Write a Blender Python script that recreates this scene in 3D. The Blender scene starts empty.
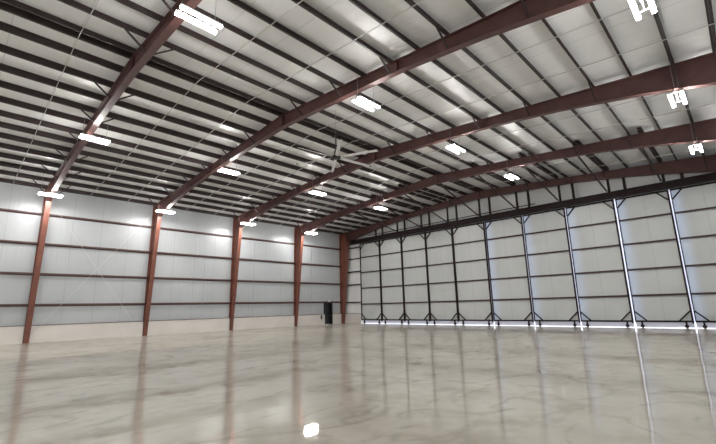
import bpy, bmesh, math, random
from mathutils import Vector, Matrix
random.seed(4)
C = bpy.context.scene.collection
ORD = ['first','second','third','fourth','fifth','sixth','seventh','eighth','ninth','tenth','eleventh','twelfth','thirteenth','fourteenth','fifteenth']

# ------------------------------------------------------------------ materials
def mat(name, col, rough=.5, metal=0., spec=.5):
    m = bpy.data.materials.new(name); m.use_nodes = True
    b = m.node_tree.nodes['Principled BSDF']
    b.inputs['Base Color'].default_value = (*col, 1); b.inputs['Roughness'].default_value = rough
    b.inputs['Metallic'].default_value = metal; b.inputs['Specular IOR Level'].default_value = spec
    return m
def N(m, t, **kw):
    n = m.node_tree.nodes.new(t)
    for k, v in kw.items(): setattr(n, k, v)
    return n
def L(m, a, b): m.node_tree.links.new(a, b)
def bsdf(m): return m.node_tree.nodes['Principled BSDF']
def coords(m, scale, kind='Object'):
    tc = N(m, 'ShaderNodeTexCoord'); mp = N(m, 'ShaderNodeMapping'); mp.inputs['Scale'].default_value = scale
    L(m, tc.outputs[kind], mp.inputs['Vector']); return mp.outputs['Vector']
def noise(m, vec, scale, detail=4, rough=.55):
    n = N(m, 'ShaderNodeTexNoise'); n.inputs['Scale'].default_value = scale
    n.inputs['Detail'].default_value = detail; n.inputs['Roughness'].default_value = rough
    L(m, vec, n.inputs['Vector']); return n.outputs['Fac']
def ramp(m, fac, stops):
    r = N(m, 'ShaderNodeValToRGB'); e = r.color_ramp.elements
    while len(e) < len(stops): e.new(.5)
    for i, (p, c) in enumerate(stops): e[i].position = p; e[i].color = (*c, 1)
    L(m, fac, r.inputs['Fac']); return r.outputs['Color']
def bump(m, h, strength, dist=.05, normal=None):
    b = N(m, 'ShaderNodeBump'); b.inputs['Strength'].default_value = strength; b.inputs['Distance'].default_value = dist
    L(m, h, b.inputs['Height'])
    if normal: L(m, normal, b.inputs['Normal'])
    return b.outputs['Normal']

def steel(name, col, rough=.5):
    m = mat(name, col, rough)
    v = coords(m, (1, 1, 1)); f = noise(m, v, 2.2, 5)
    L(m, ramp(m, f, [(.3, tuple(c*.78 for c in col)), (.7, tuple(c*1.2 for c in col))]), bsdf(m).inputs['Base Color'])
    return m
M = {}
M['red'] = steel('red_oxide_steel', (.085, .035, .031), .55)
M['column'] = steel('column_primer', (.155, .052, .033), .42)
M['purlin'] = steel('purlin_primer_shaded', (.025, .013, .0125), .55)  # red primer darkened, the shade under the roof put into its colour
M['girt'] = steel('girt_primer', (.085, .040, .034), .5)
M['door_steel'] = steel('door_steel', (.020, .011, .011), .6)
M['door_girt'] = steel('door_girt_steel', (.040, .016, .017), .5)
bsdf(M['door_steel']).inputs['Specular IOR Level'].default_value = .2
M['black'] = mat('black_rubber', (.012, .012, .014), .6)
M['dark'] = mat('dark_enamel', (.008, .008, .010), .4)
M['galv'] = mat('galvanised_strap', (.62, .60, .58), .45, .3)
M['cable'] = mat('steel_cable', (.34, .33, .33), .45, .4)
M['white_metal'] = mat('white_housing', (.75, .75, .74), .4)
M['blade'] = mat('fan_blade_aluminium', (.80, .79, .79), .4, .2)

def vinyl(name, col, axes, seam_axis, seam, rough=.34, bs=.35):
    """white faced insulation: wrinkles along one direction and seams"""
    m = mat(name, col, rough, spec=.5)
    wr = noise(m, coords(m, axes), 1.0, 5, .6)
    blot = noise(m, coords(m, (.25, .25, .25)), 1.3, 3)
    c = ramp(m, blot, [(.3, tuple(x*.93 for x in col)), (.7, tuple(min(1, x*1.05) for x in col))])
    tc = N(m, 'ShaderNodeTexCoord'); sx = N(m, 'ShaderNodeSeparateXYZ'); L(m, tc.outputs['Object'], sx.inputs[0])
    mo = N(m, 'ShaderNodeMath', operation='PINGPONG'); mo.inputs[1].default_value = seam/2; L(m, sx.outputs[seam_axis], mo.inputs[0])
    lt = N(m, 'ShaderNodeMath', operation='LESS_THAN'); lt.inputs[1].default_value = .022; L(m, mo.outputs[0], lt.inputs[0])
    mx = N(m, 'ShaderNodeMixRGB', blend_type='MIX'); L(m, c, mx.inputs['Color1']); mx.inputs['Color2'].default_value = (*[x*.72 for x in col], 1)
    sc = N(m, 'ShaderNodeMath', operation='MULTIPLY'); sc.inputs[1].default_value = .55; L(m, lt.outputs[0], sc.inputs[0]); L(m, sc.outputs[0], mx.inputs['Fac'])
    L(m, mx.outputs[0], bsdf(m).inputs['Base Color'])
    L(m, bump(m, wr, bs, .06), bsdf(m).inputs['Normal'])
    return m
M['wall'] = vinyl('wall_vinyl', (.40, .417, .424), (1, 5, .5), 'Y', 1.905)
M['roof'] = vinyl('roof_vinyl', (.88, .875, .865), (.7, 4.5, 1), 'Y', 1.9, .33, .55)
M['front'] = vinyl('front_vinyl', (.70, .70, .69), (2.4, 1, .3), 'X', 1.7)

def leaf_mat():
    m = vinyl('door_vinyl', (.515, .53, .52), (2.4, 1, .3), 'X', 1.72)
    # added translucency, strongest at the left edge, makes the daylight glow beside open joints
    nt = m.node_tree; out = nt.nodes['Material Output']
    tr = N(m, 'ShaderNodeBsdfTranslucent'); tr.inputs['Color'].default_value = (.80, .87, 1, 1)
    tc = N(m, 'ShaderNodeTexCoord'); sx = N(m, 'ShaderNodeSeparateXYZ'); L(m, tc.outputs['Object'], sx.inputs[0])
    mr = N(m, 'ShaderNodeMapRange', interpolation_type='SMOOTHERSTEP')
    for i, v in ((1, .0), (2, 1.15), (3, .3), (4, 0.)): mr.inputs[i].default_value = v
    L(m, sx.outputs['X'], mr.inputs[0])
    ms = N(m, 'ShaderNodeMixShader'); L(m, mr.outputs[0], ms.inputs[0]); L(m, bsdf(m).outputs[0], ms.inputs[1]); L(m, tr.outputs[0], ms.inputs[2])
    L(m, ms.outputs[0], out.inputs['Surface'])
    return m
M['leaf_glow'] = leaf_mat()
M['leaf'] = vinyl('door_vinyl_solid', (.515, .53, .52), (2.4, 1, .3), 'X', 1.72)
def seal_mat():
    m = mat('white_seal', (.8, .8, .82), .4)
    tr = N(m, 'ShaderNodeBsdfTranslucent'); tr.inputs['Color'].default_value = (.93, .93, 1, 1)
    ms = N(m, 'ShaderNodeMixShader'); ms.inputs[0].default_value = .75
    L(m, bsdf(m).outputs[0], ms.inputs[1]); L(m, tr.outputs[0], ms.inputs[2]); L(m, ms.outputs[0], m.node_tree.nodes['Material Output'].inputs['Surface'])
    return m
M['seal'] = seal_mat()
M['brush'] = seal_mat(); M['brush'].name = 'brush_seal'
[n for n in M['brush'].node_tree.nodes if n.type == 'MIX_SHADER'][0].inputs[0].default_value = .25
bsdf(M['brush']).inputs['Base Color'].default_value = (.65, .64, .66, 1)
def wains():
    m = mat('wainscot_panel', (.74, .70, .64), .45)
    f = noise(m, coords(m, (.4, .4, .4)), 1.2, 4)
    L(m, ramp(m, f, [(.3, (.56, .525, .49)), (.7, (.63, .59, .55))]), bsdf(m).inputs['Base Color'])
    return m
M['wains'] = wains()
def floor_mat():
    m = bpy.data.materials.new('polished_concrete'); m.use_nodes = True; nt = m.node_tree
    nt.nodes.remove(nt.nodes['Principled BSDF'])
    v = coords(m, (1, 1, 1))
    big = noise(m, v, .16, 5, .6); mid = noise(m, v, .9, 6, .65); fine = noise(m, v, 9, 4, .6)
    c1 = ramp(m, big, [(.3, (.315, .292, .252)), (.7, (.42, .395, .35))])
    c2 = ramp(m, mid, [(.32, (.80, .78, .74)), (.5, (1, 1, 1)), (.75, (1.0, .99, .97))])
    def mul(a, b, f):
        mx = N(m, 'ShaderNodeMixRGB', blend_type='MULTIPLY'); mx.inputs['Fac'].default_value = f
        L(m, a, mx.inputs['Color1']); L(m, b, mx.inputs['Color2']); return mx.outputs[0]
    c = mul(c1, c2, .8)
    # trowel drifts, and hairlines painted as the wavy streaks of reflected girts
    st = noise(m, coords(m, (.30, .34, 1)), 1.0, 6, .7)
    c = mul(c, ramp(m, st, [(.36, (.74, .72, .70)), (.47, (1, 1, 1)), (.8, (1, 1, 1))]), .5)
    for sc_, w_, f_ in ((.36, .016, .75), (.8, .02, .5)):
        ln = noise(m, coords(m, (1, .55, 1)), sc_, 2, .45)
        k = (.83, .82, .805)
        line = ramp(m, ln, [(.5-w_*1.4, (1, 1, 1)), (.5-w_*.3, k), (.5+w_*.3, k), (.5+w_*1.4, (1, 1, 1))])
        brk = ramp(m, noise(m, v, sc_*1.7, 3), [(.44, (0, 0, 0)), (.56, (1, 1, 1))])
        mx = N(m, 'ShaderNodeMixRGB', blend_type='MULTIPLY'); L(m, brk, mx.inputs['Fac']); L(m, c, mx.inputs['Color1']); L(m, line, mx.inputs['Color2'])
        c = mx.outputs[0]
    n = bump(m, noise(m, v, 1.1, 1.5, .45), .6, .013)
    n = bump(m, noise(m, v, 3.2, 1, .45), .6, .0016, n)
    n2 = bump(m, fine, .03, .004)
    df = N(m, 'ShaderNodeBsdfDiffuse'); L(m, c, df.inputs['Color']); L(m, n2, df.inputs['Normal'])
    gl = N(m, 'ShaderNodeBsdfGlossy'); gl.inputs['Color'].default_value = (.97, .97, .95, 1); L(m, n, gl.inputs['Normal'])
    rr = N(m, 'ShaderNodeMapRange'); rr.inputs[3].default_value = .01; rr.inputs[4].default_value = .06; L(m, mid, rr.inputs[0]); L(m, rr.outputs[0], gl.inputs['Roughness'])
    fr = N(m, 'ShaderNodeFresnel'); fr.inputs['IOR'].default_value = 1.42; L(m, n, fr.inputs['Normal'])
    mn = N(m, 'ShaderNodeMath', operation='MINIMUM'); mn.inputs[1].default_value = .42; L(m, fr.outputs[0], mn.inputs[0])
    ms = N(m, 'ShaderNodeMixShader'); L(m, mn.outputs[0], ms.inputs[0]); L(m, df.outputs[0], ms.inputs[1]); L(m, gl.outputs[0], ms.inputs[2])
    L(m, ms.outputs[0], nt.nodes['Material Output'].inputs['Surface'])
    return m
M['floor'] = floor_mat()
M['apron'] = mat('outside_concrete', (.62, .61, .60), .8)
def emit(name, col, s):
    m = bpy.data.materials.new(name); m.use_nodes = True; nt = m.node_tree
    nt.nodes.remove(nt.nodes['Principled BSDF']); e = nt.nodes.new('ShaderNodeEmission')
    e.inputs['Color'].default_value = (*col, 1); e.inputs['Strength'].default_value = s
    nt.links.new(e.outputs[0], nt.nodes['Material Output'].inputs['Surface']); return m
M['led'] = emit('led_diffuser', (1, .985, .965), 250)
M['lamp_small'] = emit('emergency_lamp_lens', (1, 1, 1), 3)

# ------------------------------------------------------------------ mesh helpers
def B(): return bmesh.new()
def box(bm, x0, x1, y0, y1, z0, z1):
    vs = [bm.verts.new((x, y, z)) for x in (x0, x1) for y in (y0, y1) for z in (z0, z1)]
    for f in ((0,1,3,2),(4,6,7,5),(0,4,5,1),(2,3,7,6),(0,2,6,4),(1,5,7,3)): bm.faces.new([vs[i] for i in f])
    return bm
def prism(bm, poly, a0, a1, axis='y'):
    """poly of 2D points extruded along an axis: 'y' -> (x,z), 'x' -> (y,z), 'z' -> (x,y)"""
    def P(p, a):
        return {'y': (p[0], a, p[1]), 'x': (a, p[0], p[1]), 'z': (p[0], p[1], a)}[axis]
    A = [bm.verts.new(P(p, a0)) for p in poly]; Z = [bm.verts.new(P(p, a1)) for p in poly]
    n = len(poly); bm.faces.new(A); bm.faces.new(Z[::-1])
    for i in range(n): bm.faces.new([A[i], Z[i], Z[(i+1) % n], A[(i+1) % n]])
    return bm
def bar(bm, p, q, w, h=None, up=(0, 0, 1)):
    """rectangular bar from p to q"""
    h = h or w; p, q = Vector(p), Vector(q); d = (q-p).normalized(); u = Vector(up)
    if abs(d.dot(u)) > .98: u = Vector((0, 1, 0))
    s = d.cross(u).normalized(); u = s.cross(d)
    A = [bm.verts.new(p+s*a*w/2+u*b*h/2) for a, b in ((-1,-1),(1,-1),(1,1),(-1,1))]
    Z = [bm.verts.new(q+s*a*w/2+u*b*h/2) for a, b in ((-1,-1),(1,-1),(1,1),(-1,1))]
    bm.faces.new(A[::-1]); bm.faces.new(Z)
    for i in range(4): bm.faces.new([A[i], A[(i+1) % 4], Z[(i+1) % 4], Z[i]])
    return bm
def tube(bm, p, q, r, r2=None, seg=10):
    p, q = Vector(p), Vector(q); d = q-p; u = d.to_track_quat('Z', 'Y').to_matrix().to_4x4(); u.translation = (p+q)/2
    bmesh.ops.create_cone(bm, cap_ends=True, segments=seg, radius1=r, radius2=r if r2 is None else r2, depth=d.length, matrix=u); return bm
def obj(name, bm, m, parent=None, origin=None, bevel=0):
    bmesh.ops.recalc_face_normals(bm, faces=bm.faces[:])
    if origin is not None: bmesh.ops.translate(bm, verts=bm.verts[:], vec=-Vector(origin))
    me = bpy.data.meshes.new(name); bm.to_mesh(me); bm.free(); me.materials.append(m)
    o = bpy.data.objects.new(name, me); C.objects.link(o)
    if origin is not None: o.location = origin
    if parent is not None:
        o.parent = parent
        loc = Vector(origin) if origin is not None else Vector((0, 0, 0))
        o.location = loc - parent.location
    if bevel:
        md = o.modifiers.new('edge', 'BEVEL'); md.width = bevel; md.segments = 2
    return o
def tag(o, label, cat, group=None):
    o['label'] = label; o['category'] = cat
    if group: o['group'] = group
    return o
def thing(name, label, cat, loc, group=None):
    o = bpy.data.objects.new(name, None); C.objects.link(o); o.location = loc; o.empty_display_size = .2
    bpy.context.view_layer.update() if False else None
    return tag(o, label, cat, group)
def struct(name, bm, m): o = obj(name, bm, m); o['kind'] = 'structure'; return o

# ------------------------------------------------------------------ dimensions (metres)
BAY = 7.62
W, RX, ZE, ZR = 37.6, 19.05, 11.0, 12.40       # width, ridge position, rafter top at eaves and ridge
FR = [.08, BAY, 2*BAY, 3*BAY, 29.95]              # the five visible frames along the hall
YB, YF = -10.0, 30.70                           # back wall, front wall
PD = .265                                       # purlin depth
def top(x): return ZE+(ZR-ZE)*x/RX if x < RX else ZE+(ZR-ZE)*(W-x)/(W-RX)
BT = [(0, 9.55), (1.1, 9.82), (3.5, 10.32), (5, 10.56), (7, 10.87), (10.5, 11.25), (14, 11.45), (18.5, 11.66), (19.2, 11.66)]
def bot(x):
    d = x if x < RX else (W-x)*RX/(W-RX)
    for (a, za), (b, zb) in zip(BT, BT[1:]):
        if d <= b: return za+(zb-za)*(d-a)/(b-a)
    return BT[-1][1]
def colface(z): return .05+1.05*z/9.82

# ------------------------------------------------------------------ setting
struct('floor', box(B(), -.35, W+.35, YB-.2, YF+.0, -.2, 0), M['floor'])
pav = struct('pavement', box(B(), -30, W+30, YF+.0, YF+45, -.2, -.02), M['apron'])
cz = lambda x: top(x)+PD
bm = B()
prism(bm, [(-.35, cz(0)), (RX, cz(RX)), (W+.35, cz(W)), (W+.35, cz(W)+.2), (RX, cz(RX)+.2), (-.35, cz(0)+.2)], YB-.2, YF+.5)
struct('ceiling', bm, M['roof'])
DOOR = (27.1, 28.2, 2.47)
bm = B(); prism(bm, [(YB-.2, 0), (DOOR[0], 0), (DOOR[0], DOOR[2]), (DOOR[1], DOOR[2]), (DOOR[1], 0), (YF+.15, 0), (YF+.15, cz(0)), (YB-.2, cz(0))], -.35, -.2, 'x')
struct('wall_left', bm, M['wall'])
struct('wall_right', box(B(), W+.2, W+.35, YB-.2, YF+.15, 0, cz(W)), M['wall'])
struct('wall_back', box(B(), -.35, W+.35, YB-.2, YB, 0, cz(0)+.0), M['front'])
bm = B(); prism(bm, [(-.35, cz(0)), (W+.35, cz(W)), (RX, cz(RX))], YB-.2, YB); struct('wall_back_gable', bm, M['front'])
HD0, HD1, HZ = 2.55, 36.55, 9.52
bm = B()
prism(bm, [(-.2, 0), (HD0, 0), (HD0, HZ), (HD1, HZ), (HD1, 0), (W+.2, 0), (W+.2, cz(W)), (RX, cz(RX)), (-.2, cz(0))], YF, YF+.15)
struct('wall_front', bm, M['front'])
# wainscot, leaving room for the columns and the door
edges = [YB]
for y in FR: edges += [y-(.27 if y > 29 else .18), y+(.27 if y > 29 else .18)]
edges += [YF-.2]
spans = [(edges[i], edges[i+1]) for i in range(0, len(edges), 2)]
bm = B(); bt = B()
for a, b in spans:
    for c, d in ([(a, DOOR[0]-.06), (DOOR[1]+.06, b)] if a < DOOR[0] < b else [(a, b)]):
        box(bm, -.2, .02, c, d, 0, 1.15); box(bt, -.2, .045, c, d, 1.15, 1.185)
struct('baseboard_left', bm, M['wains']); struct('trim_1', bt, M['girt'])
struct('baseboard_front', box(B(), -.18, HD0-.01, YF-.2, YF, 0, 1.13), M['wains'])
struct('trim_2', box(B(), -.18, HD0-.01, YF-.22, YF, 1.13, 1.165), M['girt'])
# personnel door
dr = bpy.data.objects.new('door_1', None); C.objects.link(dr); dr.location = (-.2, DOOR[0], 0); dr['kind'] = 'structure'
obj('door_leaf', box(B(), -.32, -.27, DOOR[0]+.05, DOOR[1]-.05, .01, DOOR[2]-.05), M['dark'], dr)
bm = B(); box(bm, -.36, .03, DOOR[0]-.05, DOOR[0]+.05, 0, DOOR[2]+.05); box(bm, -.36, .03, DOOR[1]-.05, DOOR[1]+.05, 0, DOOR[2]+.05); box(bm, -.36, .03, DOOR[0]+.05, DOOR[1]-.05, DOOR[2]-.05, DOOR[2]+.05)
obj('door_frame', bm, M['dark'], dr)
bm = B(); tube(bm, (-.27, DOOR[1]-.16, 1.05), (-.21, DOOR[1]-.16, 1.05), .012); tube(bm, (-.215, DOOR[1]-.16, 1.05), (-.215, DOOR[1]-.29, 1.05), .011)
obj('door_handle', bm, M['galv'], dr)

# ------------------------------------------------------------------ steel columns
COLN = ['nearest', 'second', 'third', 'fourth', 'fifth']
for i, y in enumerate(FR):
    fw = .25 if i == 4 else .16
    lab = ['tapered red steel column nearest the camera, far left of the wall', 'tapered red steel column, second along the left wall',
           'tapered red steel column, third along the left wall', 'tapered red steel column, fourth along the left wall, left of the dark door',
           'wide tapered red steel column in the corner, right of the dark door'][i]
    t = thing('steel_column', lab, 'column', (0, y, 0), 'steel columns along the left wall')
    bm = B(); prism(bm, [(-.16, .03), (colface(0), .03), (colface(9.82), 9.82), (colface(9.82)+.0, top(1.1)-.0), (-.16, top(-.16))], y-.012, y+.012); obj('web', bm, M['column'], t)
    bm = B(); prism(bm, [(colface(0), .03), (colface(0)+.03, .03), (colface(9.82)+.03, 9.80), (colface(9.82), 9.82)], y-fw, y+fw); obj('inner_flange', bm, M['column'], t)
    obj('outer_flange', box(B(), -.19, -.16, y-fw, y+fw, .03, top(0)), M['column'], t)
    bm = B(); box(bm, -.19, .12, y-fw-.015, y+fw+.015, 0, .03)
    for sx in (-.1, .06):
        for sy in (-fw*.6, fw*.6): tube(bm, (sx, y+sy, .03), (sx, y+sy, .06), .015, seg=6)
    obj('base_plate', bm, M['column'], t)
    bm = B(); box(bm, colface(9.82)-.0, colface(9.82)+.035, y-fw, y+fw, 9.82, top(1.1)); obj('end_plate', bm, M['red'], t)

# ------------------------------------------------------------------ purlins (positions shared with the flange braces)
PL = [1.57, 3.15, 4.65, 6.15, 7.6, 9.0, 10.35, 11.85, 13.3, 14.73, 16.17, 17.63, 18.84]
PR = [19.26, 20.8, 22.27, 23.72, 25.12, 26.7, 28.1, 29.45, 30.9, 32.35, 33.77, 35.2, 36.5]
def purlin_bm(x, flip):
    bm = B(); z = top(x); s = -1 if flip else 1; th = .012; f = .075
    sl = (top(x+.1)-top(x-.1))/.2
    def P(dx, dz): return (x+s*dx, z+dz+sl*s*dx)
    poly = [P(-f, 0), P(th, 0), P(th, PD-th), P(f, PD-th), P(f, PD), P(0, PD), P(0, th), P(-f+th, th), P(-f+th, .03), P(-f, .03)]
    return prism(bm, poly, YB, YF)
for side, lst in (('left', PL), ('right', PR)):
    n = len(lst)
    for k, x in enumerate(lst):
        if side == 'left':
            lab = 'dark roof purlin, %s up the slope from the left wall' % ORD[k] if k < n-1 else 'dark ridge purlin on the left side of the roof peak'
        else:
            lab = 'dark ridge purlin on the right side of the roof peak' if k == 0 else 'dark roof purlin, %s down the right slope beyond the ridge' % ORD[k-1]
        tag(obj('roof_purlin', purlin_bm(x, side == 'right'), M['purlin'], origin=(x, YB, top(x))), lab, 'purlin', 'roof purlins')
bm = B(); prism(bm, [(-.19, ZE), (.02, ZE), (.02, ZE+.02), (-.01, ZE+.02), (-.01, ZE+PD-.01), (-.19, ZE+PD-.01)], YB, YF)
tag(obj('eave_strut', bm, M['purlin'], origin=(0, YB, ZE)), 'dark eave strut where the roof meets the left wall', 'beam')

# ------------------------------------------------------------------ rafters
X0, X1 = colface(9.82)+.035, W-colface(9.82)-.035
def strip(bm, f, xs, y0, y1, t0, t1):
    lo = [(x, f(x)+t0) for x in xs]; hi = [(x, f(x)+t1) for x in xs]
    return prism(bm, lo+hi[::-1], y0, y1)
def span(a, b, pts): return [a]+[p for p in pts if a < p < b]+[b]
kn = [d for d, _ in BT]+[W-d*(W-RX)/RX for d, _ in reversed(BT)]
XS = sorted(set(round(v, 3) for v in span(X0, X1, kn+[RX])))
for i, y in enumerate(FR):
    lab = ['red tapered rafter nearest the camera, rising from the nearest column', 'red tapered rafter rising from the second column',
           'red tapered rafter rising from the third column, just beyond the ceiling fan', 'red tapered rafter rising from the fourth column',
           'red tapered rafter farthest away, above the hangar doors'][i]
    t = thing('roof_rafter', lab, 'rafter', (X0, y, bot(X0)), 'roof rafters')
    fw = .14
    bm = B(); lo = [(x, bot(x)+.02) for x in XS]; hi = [(x, top(x)-.02) for x in XS]; prism(bm, lo+hi[::-1], y-.01, y+.01)
    obj('web', bm, M['red'], t)
    obj('top_flange', strip(B(), top, XS, y-fw, y+fw, -.022, 0), M['red'], t)
    obj('bottom_flange', strip(B(), bot, XS, y-fw, y+fw, 0, .024), M['red'], t)
    for xj in (10.5, RX, W-10.5):
        bm = B(); box(bm, xj-.02, xj+.02, y-fw*.95, y+fw*.95, bot(xj)+.024, top(xj)-.022)
        obj('splice_plate', bm, M['red'], t)
    for k, x in enumerate(PL[:-1]+PR[1:]):
        if k % 2 == 1: continue
        if not X0+.3 < x < X1-.3: continue
        for s in ((-1, 1) if i < 4 else (-1,)):
            h = top(x)-bot(x); r = min(1.0, h*1.15)
            bm = B(); bar(bm, (x+.03, y+s*fw*.8, bot(x)+.06), (x+.03, y+s*(fw+r), top(x)+.02), .06, .06)
            obj('flange_brace', bm, M['purlin'], t)

# ------------------------------------------------------------------ wall girts (left wall, bay by bay) and beside the doors
GZ = [2.54, 4.70, 6.86, 9.03]
GN = ['lowest', 'second lowest', 'second highest', 'highest']
BN = ['left of the nearest column', 'between the first and second columns', 'between the second and third columns', 'between the third and fourth columns', 'between the fourth and fifth columns']
def girt_bm(y0, y1, z):
    bm = B(); return prism(bm, [(-.2, z-.006), (-.02, z-.006), (-.02, z+.10), (-.035, z+.10), (-.035, z+.008), (-.185, z+.008), (-.185, z-.09), (-.2, z-.09)], y0, y1)
for bi, (a, b) in enumerate([(YB, FR[0])]+[(FR[j], FR[j+1]) for j in range(4)]):
    for gi, z in enumerate(GZ):
        y0 = a+(.02 if bi else 0); y1 = b-.02
        tag(obj('wall_girt', girt_bm(y0, y1, z), M['girt'], origin=(-.2, y0, z)), '%s red girt on the left wall, %s' % (GN[gi], BN[bi]), 'girt', 'girts on the left wall')
for gi, z in enumerate([2.47, 4.57, 6.15, 7.72, 9.1]):
    bm = B(); prism(bm, [(YF-.17, z-.07), (YF-.15, z-.07), (YF-.15, z+.05), (YF, z+.05), (YF, z+.07), (YF-.17, z+.07)], .0, HD0-.02, 'x')
    tag(obj('wall_girt', bm, M['door_steel'], origin=(0, YF, z)), 'short dark girt on the narrow wall left of hangar doors, %s' % ['lowest', 'second lowest', 'middle one', 'second highest', 'highest'][gi], 'girt', 'short girts beside the hangar doors')

# ------------------------------------------------------------------ sag straps across the purlins
SY = [-1.9, 2.75, 5.4, 10.2, 12.95, 17.8, 20.5, 25.4, 28.1]
SL = ['left of the nearest rafter', 'just right of the nearest rafter', 'just left of the second rafter', 'just beyond the second rafter', 'just before the third rafter', 'just beyond the third rafter', 'just before the fourth rafter', 'just beyond the fourth rafter', 'just before the farthest rafter']
for y, s in zip(SY, SL):
    bm = B()
    pts = [.0]+PL+PR+[W]
    f = lambda x: top(x)-.012
    for a, b in ((.03, RX), (RX, W-.03)): bar(bm, (a, y, f(a)), (b, y, f(b)), .02, .035)
    tag(obj('sag_strap', bm, M['galv'], origin=(0, y, ZE)), 'thin pale sag strap under the purlins, %s' % s, 'strap', 'sag straps under the purlins')

# ------------------------------------------------------------------ hanging lights
LX = [2.6, 12.6, 25.05, 35.12]; LZ = [9.95, 10.85, 10.76, 9.80]
FN = ['nearest', 'second', 'third', 'fourth']
LO = {(0, 0): -.05, (1, 0): -.08, (2, 0): -.06, (3, 0): .02, (1, 3): .42}
def make_light(loc, label):
    x, y, z = loc
    t = thing('linear_light', label, 'light', loc, 'hanging linear lights')
    hl = .66
    bm = B()
    for s in (-1, 1): box(bm, x+s*.185-.06, x+s*.185+.06, y-hl, y+hl, z, z+.06)
    for dy in (-.55, .5): box(bm, x-.24, x+.24, y+dy-.012, y+dy+.012, z+.06, z+.085)
    box(bm, x-.03, x+.03, y-.25, y+.25, z+.1, z+.15); box(bm, x-.012, x+.012, y-.58, y+.53, z+.085, z+.1)
    obj('housing', bm, M['white_metal'], t)
    for s in (-1, 1):
        bm = B(); box(bm, x+s*.185-.05, x+s*.185+.05, y-hl+.02, y+hl-.02, z-.055, z-.001)
        obj('led_strip', bm, M['led'], t)
    for dy in (-.55, .5):
        yy = y+dy; zt = top(x)-.0
        bm = B(); tube(bm, (x, yy, z+.085), (x, yy, zt+.2), .008, seg=6)
        obj('suspension_wire', bm, M['cable'], t)
    return t
for k in range(-1, 4):  # unseen row behind the camera and lamp above frame added to brighten near surfaces
    for j in range(4):
        pos = ['by the left wall', 'second from the left wall', 'third from the left wall', 'farthest from the left wall'][j]
        make_light((LX[j], k*BAY+LO.get((k, j), .22), LZ[j]), ('bright twin strip light under the %s rafter, %s' % (FN[k], pos)) if k >= 0 else 'added twin strip light overhead, unseen behind the camera, %s' % pos)

# ------------------------------------------------------------------ ceiling fan
fx, fy, fz = RX-.12, 11.62, 11.0
t = thing('ceiling_fan', 'large six-bladed ceiling fan hanging from the ridge', 'fan', (fx, fy, fz))
bm = B(); tube(bm, (fx, fy, fz+.42), (fx, fy, ZR+.05), .04); obj('drop_rod', bm, M['dark'], t)
bm = B(); box(bm, fx-.3, fx+.3, fy-.09, fy+.09, ZR+.02, ZR+.08); obj('mounting_bracket', bm, M['dark'], t)
bm = B(); tube(bm, (fx, fy, fz+.05), (fx, fy, fz+.4), .14, .11, 20); tube(bm, (fx, fy, fz+.4), (fx, fy, fz+.5), .11, .06, 20); obj('motor', bm, M['dark'], t)
bm = B(); tube(bm, (fx, fy, fz-.06), (fx, fy, fz+.05), .27, .27, 24); tube(bm, (fx, fy, fz-.1), (fx, fy, fz-.06), .12, .2, 24); obj('hub', bm, M['dark'], t)
for k in range(6):
    a = math.radians(7+60*k); d = Vector((math.sin(a), math.cos(a), 0)); s = Vector((math.cos(a), -math.sin(a), 0))
    up = Vector((0, 0, 1)); pit = math.radians(20)
    wv = (s*math.cos(pit)+up*math.sin(pit)); nv = d.cross(wv)
    c = Vector((fx, fy, fz)); bm = B()
    prof = [(-.11, 0), (-.06, .022), (.02, .026), (.11, .0), (.02, -.006), (-.06, -.008)]
    ring = []
    for r, sc in ((.34, 1), (1.5, 1), (2.72, .9)):
        ring.append([bm.verts.new(c+d*r+wv*u*sc+nv*v*sc) for u, v in prof])
    for A, Z in zip(ring, ring[1:]):
        for i in range(6): bm.faces.new([A[i], A[(i+1) % 6], Z[(i+1) % 6], Z[i]])
    bm.faces.new(ring[0]); bm.faces.new(ring[-1][::-1])
    b = obj('blade', bm, M['blade'], t, origin=(fx, fy, fz))
    bm = B(); bar(bm, c+d*.2, c+d*.55, .09, .03); obj('blade_root', bm, M['dark'], b, origin=(fx, fy, fz)).location = (0, 0, 0)
    bm = B(); bar(bm, c+d*2.7, c+d*2.76, .21, .05); obj('blade_tip', bm, M['dark'], b, origin=(fx, fy, fz)).location = (0, 0, 0)
for sx, sy in ((-1, -1), (1, -1), (-1, 1), (1, 1)):
    xx, yy = fx+sx*2.8, fy+sy*2.6
    bm = B(); tube(bm, (fx+sx*.08, fy+sy*.08, fz+.45), (xx, yy, top(xx)+.02), .006, seg=5); obj('guy_wire', bm, M['cable'], t)

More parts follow.
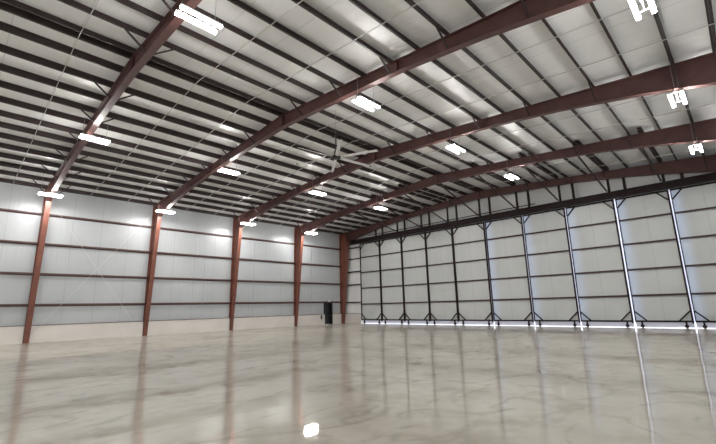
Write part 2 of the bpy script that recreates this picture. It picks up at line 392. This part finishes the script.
# ------------------------------------------------------------------ hangar doors
SW = {5: .07, 6: .055, 7: .055, 8: .09, 9: .06}       # width of the white seal at the open joints
J = [2.62, 5.82, 9.05, 12.3, 15.53, 19.02, 22.6, 26.15, 29.65, 33.0, 36.4]
DG = [2.23, 4.08, 5.95, 7.76]
ya, yb = 30.46, 30.585        # steel frame of the leaves
for k in range(10):
    a, b = J[k], J[k+1]; lit = k >= 5; nxt = k+1 >= 5 and k+1 < 10
    lab = 'white insulated hangar door leaf, %s from the left corner' % ORD[k] if k < 9 else 'white insulated hangar door leaf at the right edge of the picture'
    t = thing('hangar_door_leaf', lab, 'hangar door', (a, ya, 0), 'hangar door leaves')
    l0 = a+SW.get(k, 0.0); l1 = l0+(.055 if lit else .07)     # left stile
    r0, r1 = b-.12, b-.02                                            # right stile
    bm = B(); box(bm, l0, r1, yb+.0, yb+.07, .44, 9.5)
    obj('insulation_panel', bm, M['leaf_glow' if lit else 'leaf'], t, origin=(l0, yb, 0))
    obj('stile', box(B(), l0, l1, ya, yb, .38, 9.5), M['door_steel'], t)
    obj('stile', box(B(), r0, r1, ya, yb, .30, 9.5), M['door_steel'], t)
    bm = B(); box(bm, l1, r0, ya, yb, .38, .50); obj('bottom_rail', bm, M['door_steel'], t)
    obj('top_rail', box(B(), l1, r0, ya+.02, yb, 9.38, 9.5), M['door_steel'], t)
    for z in DG:
        bm = B(); prism(bm, [(ya+.01, z-.07), (ya+.03, z-.07), (ya+.03, z+.05), (yb, z+.05), (yb, z+.065), (ya+.01, z+.065)], l1, r0, 'x'); obj('girt', bm, M['door_girt'], t)
    ym = (ya+yb)/2-.03
    for (p, q) in (((r0, 1.12), (r0-.66, .46)), ((l1, 1.12), (l1+.66, .46)), ((r0, 8.75), (r0-.62, 9.42)), ((l1, 8.75), (l1+.62, 9.42))):
        bm = B(); bar(bm, (p[0], ym, p[1]), (q[0], ym, q[1]), .085, .085, (0, 1, 0)); obj('corner_brace', bm, M['door_steel'], t)
    for wx in (a+.48, b-.42):
        bm = B(); tube(bm, (wx, ym-.03, .12), (wx, ym+.03, .12), .12, seg=20); tube(bm, (wx, ym-.05, .12), (wx, ym+.05, .12), .03, seg=10)
        w = obj('wheel', bm, M['door_girt'], t)
        bm = B(); box(bm, wx-.05, wx+.05, ym-.055, ym-.035, .10, .4); box(bm, wx-.05, wx+.05, ym+.035, ym+.055, .10, .4); o = obj('wheel_fork', bm, M['door_steel'], w)
        o.location = -Vector(t.location)-Vector(w.location) + Vector(t.location) + Vector(w.location); 
    obj('bottom_seal', box(B(), l0, r1, yb+.03, yb+.034, .04, .44), M['brush'], t)
    if nxt:
        bm = B(); box(bm, b-.02, b+SW[k+1], yb+.01, yb+.014, .3, 9.5); obj('edge_seal', bm, M['brush' if k == 4 else 'seal'], t)
    else:
        bm = B(); box(bm, b-.02, b+.0, yb-.06, yb+.03, .3, 9.5); obj('edge_seal', bm, M['black'], t)
# floor rail of the doors
tag(obj('door_rail', box(B(), HD0, HD1, 30.44, 30.56, -.05, .0), M['galv']), 'steel floor rail under the hangar door wheels', 'rail')

# ------------------------------------------------------------------ header truss above the doors
t = thing('door_header', 'dark steel header girder and truss above the hangar doors', 'girder', (1.2, 30.25, 9.52), None)
y0, y1 = 30.02, 30.44; hx0, hx1 = 1.25, W-1.25
bm = B(); box(bm, hx0, hx1, y0, y1, 9.52, 9.56); box(bm, hx0, hx1, y0, y1, 9.96, 10.0); box(bm, hx0, hx1, 30.2, 30.24, 9.56, 9.96)
obj('girder', bm, M['door_steel'], t)
obj('upper_chord', box(B(), 4.5, 24.0, 30.04, 30.1, 10.16, 10.23), M['door_steel'], t)
for k in range(1, 10):
    j = J[k]
    for xx, w in ((j-.12, .17), (j+.9, .19)):
        if not 2 < xx < 35.5: continue
        obj('hanger_post', box(B(), xx-w/2, xx+w/2, 30.03, 30.13 if 0 else 30.12, 10.0, bot(xx)), M['door_steel'], t)

# kickers running from the fourth rafter to the header, each under a stub strut at purlin level
for k, j in enumerate(J[2:10]):
    x = j-.275; zt = top(x)
    # strut
    x2 = x+.2
    for p in PL+PR:
        if abs(p-x2) < .22: x2 = p+.24 if x2 >= p else p-.24
    bm = B(); box(bm, x2-.11, x2+.11, 22.25, 30.0, top(x2)+.005, top(x2)+.03); box(bm, x2-.11, x2+.11, 22.25, 30.0, top(x2)+.19, top(x2)+.21); box(bm, x2-.012, x2+.012, 22.25, 30.0, top(x2)+.03, top(x2)+.19)
    nm = ORD[k]
    tag(obj('roof_strut', bm, M['purlin'], origin=(x2, 22.25, top(x2))), 'dark strut across the top of the two farthest rafters, %s from the left' % nm, 'strut', 'struts between the farthest rafters')
    z0 = zt-.38; z1 = 10.09
    bm = B(); bar(bm, (x, 23.02, z0), (x, 30.05, z1), .09, .09)
    tag(obj('door_kicker', bm, M['purlin'], origin=(x, 23.06, z0)), 'sloping dark kicker brace down to the door header, %s from the left' % nm, 'brace', 'kicker braces behind the door header')

# ------------------------------------------------------------------ small things on the left wall
for p, q, lab in (((.06, .25, 10.15), (.06, 7.4, .12), 'thin brace rod falling to the right between first and second columns'), ((.035, 7.42, 10.2), (.035, .22, .45), 'thin brace rod rising to the right between first and second columns')):
    bm = B(); tube(bm, p, q, .010, seg=6); tag(obj('brace_rod', bm, M['galv'], origin=q), lab, 'rod', 'cross brace rods')
for y, z0, z1, lab in ((17.5, 1.19, 9.0, 'thin conduit down the wall between third and fourth columns'), (12.3, 1.19, 6.8, 'thin conduit down the wall between second and third columns'), (25.0, 1.19, 9.0, 'thin conduit down the wall left of the dark door')):
    bm = B(); tube(bm, (.0, y, z0), (.0, y, z1), .012, seg=6); tag(obj('conduit', bm, M['cable'], origin=(.0, y, z0)), lab, 'conduit', 'conduits on the left wall')
t = thing('fire_extinguisher', 'small dark extinguisher hung on the white wainscot left of the dark door', 'extinguisher', (.1, 26.45, .62))
bm = B(); tube(bm, (.1, 26.45, .62), (.1, 26.45, 1.0), .075, seg=16); tube(bm, (.1, 26.45, 1.0), (.1, 26.45, 1.06), .075, .03, 16); obj('cylinder', bm, M['dark'], t)
bm = B(); tube(bm, (.1, 26.45, 1.06), (.1, 26.45, 1.12), .022); bar(bm, (.1, 26.43, 1.12), (.1, 26.58, 1.15), .03, .015); obj('valve', bm, M['black'], t)
bm = B(); tube(bm, (.1, 26.47, 1.1), (.1, 26.56, 1.0), .012); tube(bm, (.1, 26.56, 1.0), (.1, 26.56, .75), .014); obj('hose', bm, M['black'], t)
bm = B(); box(bm, .0, .04, 26.42, 26.48, .7, 1.0); obj('wall_bracket', bm, M['dark'], t)
t = thing('emergency_light', 'small white emergency light on the wall above the dark door', 'light', (-.02, 27.72, 2.6))
obj('housing', box(B(), -.02, .06, 27.6, 27.84, 2.65, 2.76), M['white_metal'], t)
for s in (-.07, .07):
    bm = B(); tube(bm, (.02, 27.72+s, 2.65), (.05, 27.72+s, 2.6), .03, .05, 12); obj('lamp_head', bm, M['white_metal'], t)

# fix parenting offsets: every part was modelled in world space
bpy.context.view_layer.update()

# ------------------------------------------------------------------ world, camera, view
w = bpy.data.worlds.new('sky'); bpy.context.scene.world = w; w.use_nodes = True
bg = w.node_tree.nodes['Background']; bg.inputs['Color'].default_value = (.86, .90, 1, 1); bg.inputs['Strength'].default_value = 4.0

yaw, pitch, roll, f = .7692, .2124, -.0239, 395.47
cy, sy, cp, sp, cr, sr = math.cos(yaw), math.sin(yaw), math.cos(pitch), math.sin(pitch), math.cos(roll), math.sin(roll)
Fv = Vector((-sy*cp, cy*cp, sp)); R0 = Vector((cy, sy, 0)); U0 = Vector((sy*sp, -cy*sp, cp))
R = R0*cr+U0*sr; U = U0*cr-R0*sr
cam = bpy.data.cameras.new('camera'); co = bpy.data.objects.new('camera', cam); C.objects.link(co)
cam.sensor_fit = 'HORIZONTAL'; cam.sensor_width = 36; cam.lens = f/716*36; cam.clip_start = .05; cam.clip_end = 300
mw = Matrix((( R.x, U.x, -Fv.x, 35.945), (R.y, U.y, -Fv.y, -4.134), (R.z, U.z, -Fv.z, 1.8715), (0, 0, 0, 1)))
co.matrix_world = mw
sc = bpy.context.scene; sc.camera = co
sc.view_settings.view_transform = 'Standard'; sc.view_settings.look = 'None'; sc.view_settings.gamma = 1; sc.view_settings.exposure = .06
